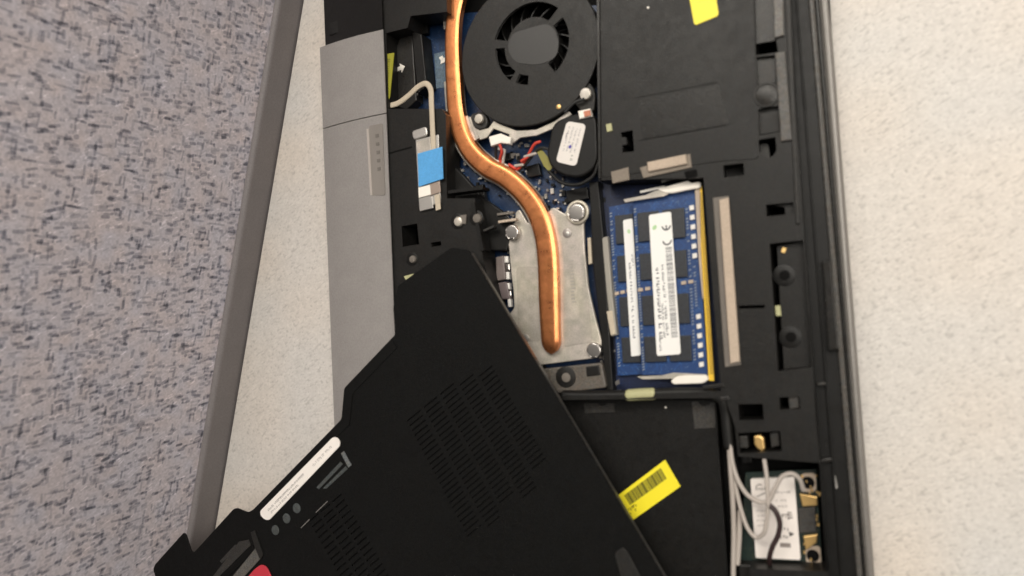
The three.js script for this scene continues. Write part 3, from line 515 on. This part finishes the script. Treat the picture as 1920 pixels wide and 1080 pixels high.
// ------------------------------------------------ memory modules
{
  add('module_socket', slab([[1125, 356], [1312, 338], [1344, 728], [1150, 734]], 16.3, 1.2), M.navyBoard, laptop);
  const module = (name, pts, h, label) => add(name, slab(pts, h, 1.0), M.ramBoard, laptop, label);
  const low = module('memory_module', [[1142, 388], [1230, 372], [1246, 700], [1158, 704]], 18.2, 'lower memory module');
  const up = module('memory_module', [[1187, 378], [1304, 352], [1327, 703], [1204, 703]], 22, 'upper memory module with white label');
  const S = (x, y) => x + 0.053 * (y - 390);
  for (const [m, h, cols] of [[up, 23.1, [[1194, 1234], [1241, 1282]]], [low, 19.3, [[1152, 1186]]]])
    for (const [y0, y1] of [[394, 449], [472, 522], [552, 608], [630, 678]])
      for (const [a, b] of cols) add('memory_chip', slab([[S(a, y0), y0 + 0.12 * (1240 - a) * (1 - (y0 - 394) / 330)], [S(b, y0), y0 - 0.12 * (b - 1240) * (1 - (y0 - 394) / 330)], [S(b, y1), y1 - 0.1 * (b - 1240) * (1 - (y0 - 394) / 330)], [S(a, y1), y1 + 0.1 * (1240 - a) * (1 - (y0 - 394) / 330)]], h, 1.1, { b: 0.15 }), M.chipG || (M.chipG = std(lin(0.026, 0.029, 0.036), { map: grainC, roughness: 0.45 })), m);
  for (const y of [386, 404, 422, 440, 458, 476, 590, 608, 626, 644, 662, 680]) { const x = 1291.5 + 0.062 * (y - 386); add('resistor_pack', slab([[x + 0.5, y], [x + 9, y - 2], [x + 10, y + 7], [x + 1.5, y + 9]], 22.7, 0.7, { b: 0.12 }), M.ceramic, up); }
  { const g = []; for (let i = 0; i < 8; i++) { const x = 1196 + i * 13.5, y = 541 - i * 2.2; if (x > 1226 && x < 1266) continue; g.push(slab(rect(x, y, x + 9, y + 6, 0.15), 22.6, 0.6)); } for (let i = 0; i < 3; i++) g.push(slab(rect(1152 + i * 11, 548 - i * 2.5, 1160 + i * 11, 554 - i * 2.5, 0.2), 18.8, 0.6)); add('capacitors', mergeGeometries(g), M.foam, up, null, true); }
  { const g = []; for (const [x0, y0, n, d] of [[1188, 392, 60, 5.1], [1299.5, 500, 14, 5.6], [1143, 400, 56, 5.2], [1285, 392, 48, 6]]) for (let i = 0; i < n; i++) { const y = y0 + i * d; if (y > 698) break; const x = x0 + 0.055 * (y - y0); if (rnd() > 0.25) g.push(slab([[x, y], [x + 4, y - 2], [x + 4.5, y], [x + 0.5, y + 2]], (x0 < 1160 ? 18.4 : 22.2), 0.2)); } add('solder_dots', mergeGeometries(g), std(lin(0.30, 0.33, 0.36), { roughness: 0.3, metalness: 0.3 }), up, null, true); }
  // gold edge contacts
  add('contact_edge', slab([[1308, 353], [1316, 350], [1339, 714], [1329, 714]], 22.9, 0.9), M.contact, up, 'gold edge contacts');
  { const g = []; for (let i = 0; i < 96; i++) { const y = 362 + i * 3.55, x = 1308 + 0.0635 * (y - 360); g.push(slab([[x + 1.5, y], [x + 8.5, y - 0.5], [x + 8.5, y + 1.2], [x + 1.5, y + 1.7]], 23.05, 0.3)); } add('contact_gaps', mergeGeometries(g), std(lin(0.30, 0.18, 0.02), { roughness: 0.5 }), up, null, true); }
  add('contact_lip', slab([[1303, 352], [1312, 349], [1314, 470], [1319, 560], [1317, 560], [1309, 470]], 23.4, 0.8), M.foam, laptop);
  // labels
  const big = canvasTex(200, 1100, (x, w, h) => {
    fill(x, '#eceae6', 0, 0, w, h);
    x.save(); x.translate(w * 0.70, 175); x.rotate(0); x.strokeStyle = '#4a4a4c'; x.lineWidth = 13;
    x.beginPath(); x.arc(10, -75, 36, 0.15, 3.0); x.stroke(); x.beginPath(); x.arc(10, 40, 36, 0.15, 3.0); x.stroke(); x.beginPath(); x.moveTo(10, -75); x.lineTo(10, -42); x.stroke(); x.restore();
    x.fillStyle = 'rgba(150,195,130,0.8)'; x.beginPath(); x.ellipse(46, 105, 22, 16, -0.6, 0, 7); x.fill();
    bars(x, '#55555a', 0.66 * w, 270, 700, 0.27 * w, true); scribble(x, '#505056', 0.16 * w, 420, 560, 30, true); scribble(x, '#606066', 0.34 * w, 700, 270, 18, true); scribble(x, '#606066', 0.44 * w, 400, 190, 22, true); scribble(x, '#5a5a60', 0.46 * w, 610, 330, 22, true); scribble(x, '#77777c', 0.14 * w, 970, 90, 18, true);
  });
  add('module_label', plate([[1216.5, 403], [1258, 396.5], [1276.5, 664], [1231.5, 667.5]], 23.5, 0.2, { rx: 0.09, ry: 0.017 }), std(0xffffff, { map: big, roughness: 0.45 }), up, 'white label with barcode');
  const small = canvasTex(110, 1000, (x, w, h) => { fill(x, '#e6e5e2', 0, 0, w, h); x.fillStyle = 'rgba(160,200,140,0.7)'; x.beginPath(); x.ellipse(60, 90, 20, 16, 0.4, 0, 7); x.fill(); scribble(x, '#77777c', 36, 320, 560, 26, true); scribble(x, '#88888c', 70, 240, 110, 26, true); });
  add('module_label', plate([[1168, 413], [1186, 409.5], [1201.5, 666], [1183.5, 668.5]], 19.7, 0.2, { rx: 0.14, ry: 0.012 }), std(0xffffff, { map: small, roughness: 0.45 }), low, 'narrow white label');
  // retaining clips: plastic arms with sprung metal blades
  add('module_clip', slab([[1232, 355], [1276, 342], [1290, 338], [1295, 343], [1313, 340], [1314, 352], [1285, 357], [1262, 362], [1246, 362]], 24.5, 2, { b: 0.4, r: 0.8 }), M.white, laptop, 'cream clip at the upper end of the memory');
  add('clip_blade', slab([[1169, 374], [1210, 366], [1228, 358], [1256, 352], [1262, 359], [1244, 368], [1222, 371], [1172, 379]], 24, 0.5), M.nickel, laptop);
  add('clip_blade', bar([1200, 360, 23], [1246, 350, 23], 0.8, 0.6), M.steelDull, laptop);
  add('module_clip', slab([[1257, 714], [1268, 706], [1290, 704], [1325, 703], [1329, 712], [1318, 719], [1262, 721]], 24.5, 2, { b: 0.4, r: 0.8 }), M.white, laptop, 'cream clip at the lower end of the memory');
  add('clip_blade', slab([[1194, 706], [1240, 704], [1262, 699], [1325, 702], [1290, 706], [1262, 710], [1205, 711]], 23.6, 0.5), M.nickel, laptop);
  add('clip_blade', slab([[1153, 716], [1160, 711], [1162, 719], [1155, 723]], 20, 0.5), M.steel, laptop);
  add('socket_side', slab([[1126, 446], [1139, 443], [1149, 560], [1157, 628], [1146, 631], [1138, 560]], 21, 3, { b: 0.5 }), std(lin(0.30, 0.28, 0.24), { roughness: 0.5 }), laptop);
  add('socket_side', slab([[1137, 584], [1148, 582], [1154, 626], [1145, 629]], 21.3, 0.8, { b: 0.2 }), M.beige, laptop);
}
// foam strips on the deck
{
  const f = add('pad_frame', slab([[1336, 371], [1366, 367], [1389, 684], [1359, 689]], 28.5, 1, { b: 0.3 }), M.tape, laptop);
  add('foam_strip', slab([[1348, 375], [1366, 370], [1387, 678], [1369, 682]], 29.6, 1.3, { b: 0.3 }), M.foam, f, 'long cream foam strip');
  const g = add('pad_frame', slab([[1199, 314], [1294, 288], [1297, 314], [1206, 334]], 28.7, 1, { b: 0.3 }), M.foamDull, laptop);
  add('foam_strip', slab([[1213, 304], [1285, 289], [1288, 307], [1215, 322]], 29.8, 1.3, { b: 0.3 }), M.foam, g, 'short cream foam strip');
  add('foam_pad', slab([[1145, 322], [1178, 313], [1180, 337], [1148, 344]], 28.7, 1, { b: 0.3 }), M.foamDull, laptop);
  add('deck_slot', slab([[1283, 322], [1306, 317], [1308, 330], [1286, 336]], 28.2, 0.3), M.pit, laptop);
  add('rail_wire', bar([1240, 338, 27], [1300, 323, 27], 1.4, 1), M.edge, laptop);
}
// ------------------------------------------------ lower bay
{
  add('bay_plate', slab([[905, 748], [1343, 748], [1348, 840], [1366, 1080], [1378, 1290], [960, 1290]], 20, 6, { b: 0.5 }), M.tray, laptop, 'flat black plate in the lower bay');
  add('bay_tape', slab([[1297, 753], [1308, 753], [1314, 760], [1321, 762], [1329, 759], [1335, 753], [1340, 754], [1341, 802], [1302, 804]], 20.4, 0.3), plastic(0.17), laptop, 'grey tape patch with a notch');
  add('bay_tape', slab([[1094, 756], [1120, 756], [1126, 761], [1134, 760], [1139, 756], [1152, 756], [1153, 773], [1097, 775]], 20.4, 0.3), plastic(0.11), laptop, 'grey tape patch with a notch');
  add('dust_speck', disc(1248, 764, 20.6, 0.4, 0.3, 0.1, 8), M.white, laptop);
  const t = canvasTex(400, 220, (x) => { fill(x, '#f2e12c', 0, 0, 400, 220); fill(x, '#b5ab26', 36, 28, 310, 88); bars(x, 'rgba(84,78,12,0.8)', 36, 28, 310, 88, false); for (let k = 0; k < 7; k++) fill(x, 'rgba(70,66,10,0.6)', 40 + k * 43 + rr(0, 20), 28, rr(6, 14), 88); scribble(x, '#4d4810', 8, 128, 60, 24, false); scribble(x, '#4d4810', 8, 160, 50, 20, false); });
  add('barcode_sticker', plate([[1159, 928.5], [1247, 862], [1276, 912], [1187, 975]], 20.45, 0.2), std(0xffffff, { map: t, roughness: 0.5 }), laptop, 'yellow sticker with a barcode');
  add('channel_floor', slab([[1340, 750], [1378, 760], [1408, 1290], [1370, 1290]], 13, 3), M.pit, laptop);
  // sleeved cable across the bay, with a tape
  const s = add('black_cable', tube([[1060, 741, 26], [1100, 742, 26], [1160, 741, 26], [1230, 738, 26], [1300, 737, 26], [1338, 740, 26], [1354, 750, 26], [1361, 775, 25], [1364, 805, 25], [1367, 836, 25]], 1.9, 12), M.sleeve, laptop, 'black sleeved aerial cable');
  add('cable_tape', tube([[1180, 741, 26.1], [1202, 739.5, 26.1], [1224, 738.5, 26.1]], 2.15, 12), M.tapeYellow, s);
  add('cable_end', disc(1059, 742, 27, 1.1, 0.8, 0.3, 12), M.steel, s);
  add('cable_hook', slab([[1316, 724], [1356, 718], [1359, 726], [1318, 731]], 28.6, 1, { b: 0.3 }), M.deck, laptop);
  add('cable_hook', slab([[1350, 745], [1366, 742], [1368, 750], [1352, 753]], 28.6, 1, { b: 0.3 }), M.edge, laptop);
  for (const [m, pts, r] of [
    [M.wire, [[1367, 832, 25.5], [1370, 880, 26], [1374, 940, 25], [1376, 1000, 24], [1375, 1060, 24], [1375, 1120, 24]], 0.85],
    [M.wire, [[1369, 834, 26], [1374, 870, 26.5], [1386, 905, 27], [1404, 930, 27.5], [1428, 942, 28], [1442, 938, 28.5], [1452, 918, 29], [1466, 894, 29], [1484, 888, 29], [1498, 897, 28], [1506, 918, 26]], 0.75],
    [M.wire, [[1370, 860, 24.5], [1379, 910, 25], [1390, 958, 25.5], [1404, 994, 26], [1418, 1008, 26], [1432, 1000, 27], [1438, 975, 27.5], [1440, 950, 28]], 0.7],
    [M.wire, [[1433, 862, 27], [1437, 890, 28], [1439, 920, 28.5], [1441, 948, 28.6]], 0.7],
    [M.wireDark, [[1441, 946, 28.4], [1453, 957, 28.4], [1462, 980, 28], [1459, 1003, 27.5], [1448, 1026, 27], [1443, 1044, 26], [1443, 1056, 24]], 0.85],
    [M.wire, [[1387, 960, 23], [1386, 1005, 23], [1383, 1056, 23]], 0.9],
  ]) add('aerial_wire', tube(pts, r, 10), m, laptop, m === M.wireDark ? 'dark brown aerial wire' : undefined);
  // wireless card
  const card = add('wireless_card', slab([[1398, 886], [1531, 880], [1541, 1058], [1388, 1050]], 18.5, 1.2), M.greenBoard, laptop, 'green wireless card with white label');
  const L = canvasTex(280, 480, (x, w, h) => {
    fill(x, '#eae2dc', 0, 0, w, h); x.strokeStyle = '#3c3434'; x.lineWidth = 5; x.beginPath(); x.arc(56, 62, 26, 3.6, 5.4); x.stroke(); x.beginPath(); x.moveTo(36, 108); x.lineTo(90, 88); x.stroke();
    for (const [a, b, l, s, c] of [[30, 54, 60, 18, '#6b6360'], [160, 80, 90, 16, '#8b827e'], [150, 130, 80, 14, '#a59c97'], [165, 165, 60, 14, '#a59c97'], [24, 190, 60, 12, '#a8a09b'], [24, 220, 80, 12, '#a8a09b'], [24, 250, 60, 12, '#a8a09b'], [24, 280, 70, 12, '#a8a09b'], [160, 215, 60, 26, '#7a716d'], [160, 290, 60, 26, '#7a716d'], [165, 340, 50, 20, '#6d6460']]) scribble(x, c, a, b, l, s, false);
    x.font = 'bold 40px sans-serif'; scribble(x, '#4a4240', 222, 190, 60, 30, true); x.fillStyle = '#2e2626'; x.beginPath(); x.moveTo(222, 318); x.lineTo(254, 330); x.lineTo(224, 348); x.fill(); fill(x, '#8b817c', 160, 385, 66, 26);
  });
  add('card_label', plate([[1407, 898], [1489, 895], [1501, 1050], [1417, 1046]], 20.6, 1.6, { rx: 0.03, ry: 0.02 }), std(0xffffff, { map: L, roughness: 0.5 }), card, 'white printed label');
  for (const [x, y, p] of [[1515, 905, 0], [1524, 1042, 1]]) { const r = add('card_pad', slab([[x - 14, y - 17], [x + 14, y - 19], [x + 16, y + 17], [x - 12, y + 18]], 18.8, 0.4, { r: 1.5 }), M.foam, card); add('pad_hole', disc(x, y, 19.0, 2.0, 0.4, 0.1, 20), M.pit, r); }
  for (const p of [[[1499, 926], [1532, 932], [1533, 948], [1505, 950]], [[1506, 1006], [1533, 1002], [1531, 1018], [1511, 1032]]]) add('card_connector', slab(p, 20, 1.6, { b: 0.3 }), M.gold, card);
  add('card_chip', slab([[1496, 954], [1528, 951], [1531, 998], [1499, 1000]], 20, 1.6, { b: 0.25 }), plastic(0.20), card);
  { const g = []; for (let i = 0; i < 40; i++) { const x = rr(1500, 1534), y = rr(890, 1050); g.push(slab(rect(x, y, x + rr(2, 5), y + rr(2, 6), 0), 19.3, 0.8)); } add('card_parts', mergeGeometries(g), M.brass, card, null, true); }
  // aerial posts above the card
  add('aerial_post', slab([[1385, 818], [1401, 817], [1403, 840], [1387, 841]], 26, 6, { b: 0.4 }), M.post, laptop); add('aerial_post', slab([[1443, 812], [1460, 809], [1462, 836], [1446, 840]], 26, 6, { b: 0.4 }), M.post, laptop);
  add('aerial_connector', slab([[1413, 818], [1424, 815], [1432, 822], [1434, 842], [1428, 847], [1420, 842], [1414, 834]], 25.5, 3, { b: 0.6 }), M.gold, laptop, 'gold aerial connector');
  add('aerial_post', slab([[1389, 845], [1408, 843], [1410, 868], [1391, 870]], 21, 4, { b: 0.5 }), M.tray, laptop);
  add('lower_block', slab([[1384, 1058], [1462, 1062], [1545, 1066], [1560, 1290], [1400, 1290]], 23, 8, { b: 0.6 }), M.deck, laptop);
  for (const p of [[[1407, 1067], [1424, 1065], [1427, 1090], [1409, 1092]], [[1444, 1073], [1457, 1070], [1460, 1095], [1446, 1097]]]) add('gold_contact', slab(p, 24, 1.2, { b: 0.3 }), M.gold, laptop);
}
// ---------------------------------------------------------------- the service cover, taken off and laid across the laptop's corner
const cover = thing('service_cover', 'matt black plastic service cover with vent slots lying slanted over the open laptop', 'cover panel');
{
  const K = 37;
  const edge = [[742, 626], [737, 578], [745, 536], [846, 464], [878, 468], [942, 574], [1040, 738], [1160, 940], [1262, 1112], [1360, 1290], [300, 1290], [291, 1080], [287, 1069], [290, 1059], [344, 999], [348, 1003], [358, 1034], [363, 1036], [369, 1030], [438, 954], [444, 953], [464, 961], [474, 956], [640, 786], [645, 728]];
  const lerp = (a, b, t) => [a[0] + (b[0] - a[0]) * t, a[1] + (b[1] - a[1]) * t];
  const holes = [];
  const vents = (A, B, C, D, cols, rows, skip) => {
    const P = (u, v) => lerp(lerp(A, B, u), lerp(D, C, u), v);
    for (let i = 0; i < cols; i++) for (let j = 0; j < rows; j++) { if (skip(i, j)) continue; const u0 = (i + 0.10) / cols, u1 = (i + 0.90) / cols, v0 = (j + 0.32) / rows, v1 = (j + 0.64) / rows; holes.push([P(u0, v0), P(u1, v0), P(u1, v1), P(u0, v1)]); }
  };
  vents([758, 788], [914, 662], [1044, 886], [880, 1022], 5, 26, (i, j) => (i === 0 && j > 24) || (i > 2 && j < (i - 2) * 1) || (i === 2 && j > 23) || (i === 4 && j > 22));
  vents([575, 975], [640, 920], [740, 1090], [672, 1148], 3, 17, (i, j) => false);
  const g = slab(edge, K, 0.8, { b: 0.08, r: 1.2, seg: 1, holes });
  const panel = add('cover_panel', g, M.cover, cover);
  // ribs on the hidden side seen through the slots, and the rim that meets the deck
  add('vent_backing', slab([[750, 790], [914, 650], [1052, 886], [880, 1034]], K - 0.85, 0.4), M.cover, cover);
  add('vent_backing', slab([[565, 975], [640, 912], [750, 1090], [672, 1156]], K - 0.85, 0.4), M.cover, cover);
  add('cover_rim', slab([[876, 474], [884, 474], [945, 576], [1043, 740], [1163, 942], [1264, 1112], [1362, 1288], [1352, 1288], [1255, 1112], [1154, 942], [1034, 740], [936, 576]], K - 0.9, 2.6, { b: 0.5 }), plastic(0.20, { roughness: 0.4 }), cover);
  add('cover_step', slab([[736, 640], [652, 730], [647, 784], [480, 958], [470, 966], [480, 975], [655, 796], [661, 738], [744, 652]], K + 0.25, 0.3), M.cover, cover);
  // labels
  const t = canvasTex(700, 70, (x, w, h) => { fill(x, '#ece6e0', 0, 0, w, h); scribble(x, 'rgba(90,84,84,0.6)', 60, 24, 330, 12, false); scribble(x, 'rgba(120,114,112,0.6)', 60, 44, 260, 12, false); scribble(x, 'rgba(120,114,112,0.45)', 470, 26, 170, 16, false); });
  add('serial_label', plate([[484, 962], [628, 815.5], [641, 832], [501, 979]], K + 0.55, 0.4, { rx: 0.045, ry: 0.45 }), std(0xffffff, { map: t, roughness: 0.45 }), cover, 'long white rounded label');
  const ink = std(lin(0.075, 0.085, 0.085), { roughness: 0.5, map: grainC });
  add('printed_lines', slab([[593, 914], [638, 866], [643, 870], [598, 917]], K + 0.12, 0.15), ink, cover); add('printed_lines', slab([[605, 916], [648, 874], [652, 879], [612, 916]], K + 0.12, 0.15), ink, cover);
  add('printed_mark', slab([[639, 850], [645, 846], [659, 872], [653, 877]], K + 0.14, 0.15), std(lin(0.16, 0.17, 0.17), { map: grainC }), cover);
  for (const [a, b] of [[516, 994], [537, 972], [556, 953]]) add('printed_icon', disc(a, b, K + 0.12, 2.1, 0.15, 0.05, 20), ink, cover);
  add('scratch', bar([564, 990, K + 0.12], [580, 974, K + 0.12], 0.25, 0.1), M.steelDull, cover); add('scratch', bar([592, 961, K + 0.12], [614, 940, K + 0.12], 0.25, 0.1), M.steelDull, cover);
  // latch end: recess with a metal bar and a red piece
  add('latch_frame', slab([[470, 998], [477, 995], [493, 1040], [488, 1050], [482, 1046]], K + 0.5, 0.8, { b: 0.15 }), plastic(0.06), cover);
  add('latch_bar', slab([[412, 1052], [441, 1021], [445, 1024], [416, 1056]], K + 0.3, 0.4), plastic(0.13), cover);
  add('latch_bar', slab([[448, 1016], [466, 1012], [470, 1022], [400, 1092], [392, 1090]], K + 0.35, 0.4), plastic(0.12), cover);
  add('latch_recess', slab([[474, 1022], [479, 1030], [412, 1098], [404, 1094]], K + 0.4, 0.3), M.pit, cover);
  add('latch_plate', slab([[478, 1029], [487, 1049], [440, 1100], [420, 1100]], K + 0.7, 0.6, { b: 0.15 }), plastic(0.36), cover, 'grey latch plate');
  add('red_latch', slab([[478, 1066], [490, 1058], [500, 1063], [510, 1084], [512, 1110], [440, 1110]], K + 0.6, 0.5, { b: 0.15, r: 2 }), M.red, cover, 'red latch piece');
  add('rubber_foot', slab([[1150, 1036], [1168, 1026], [1176, 1034], [1206, 1090], [1168, 1100]], K + 0.9, 0.9, { b: 0.4, r: 2 }), M.foot, cover);
  add('cover_tab', slab([[870, 1078], [876, 1066], [888, 1060], [896, 1070], [900, 1090]], K + 0.15, 0.3), M.pit, cover);
}
renderer.render(scene, camera);
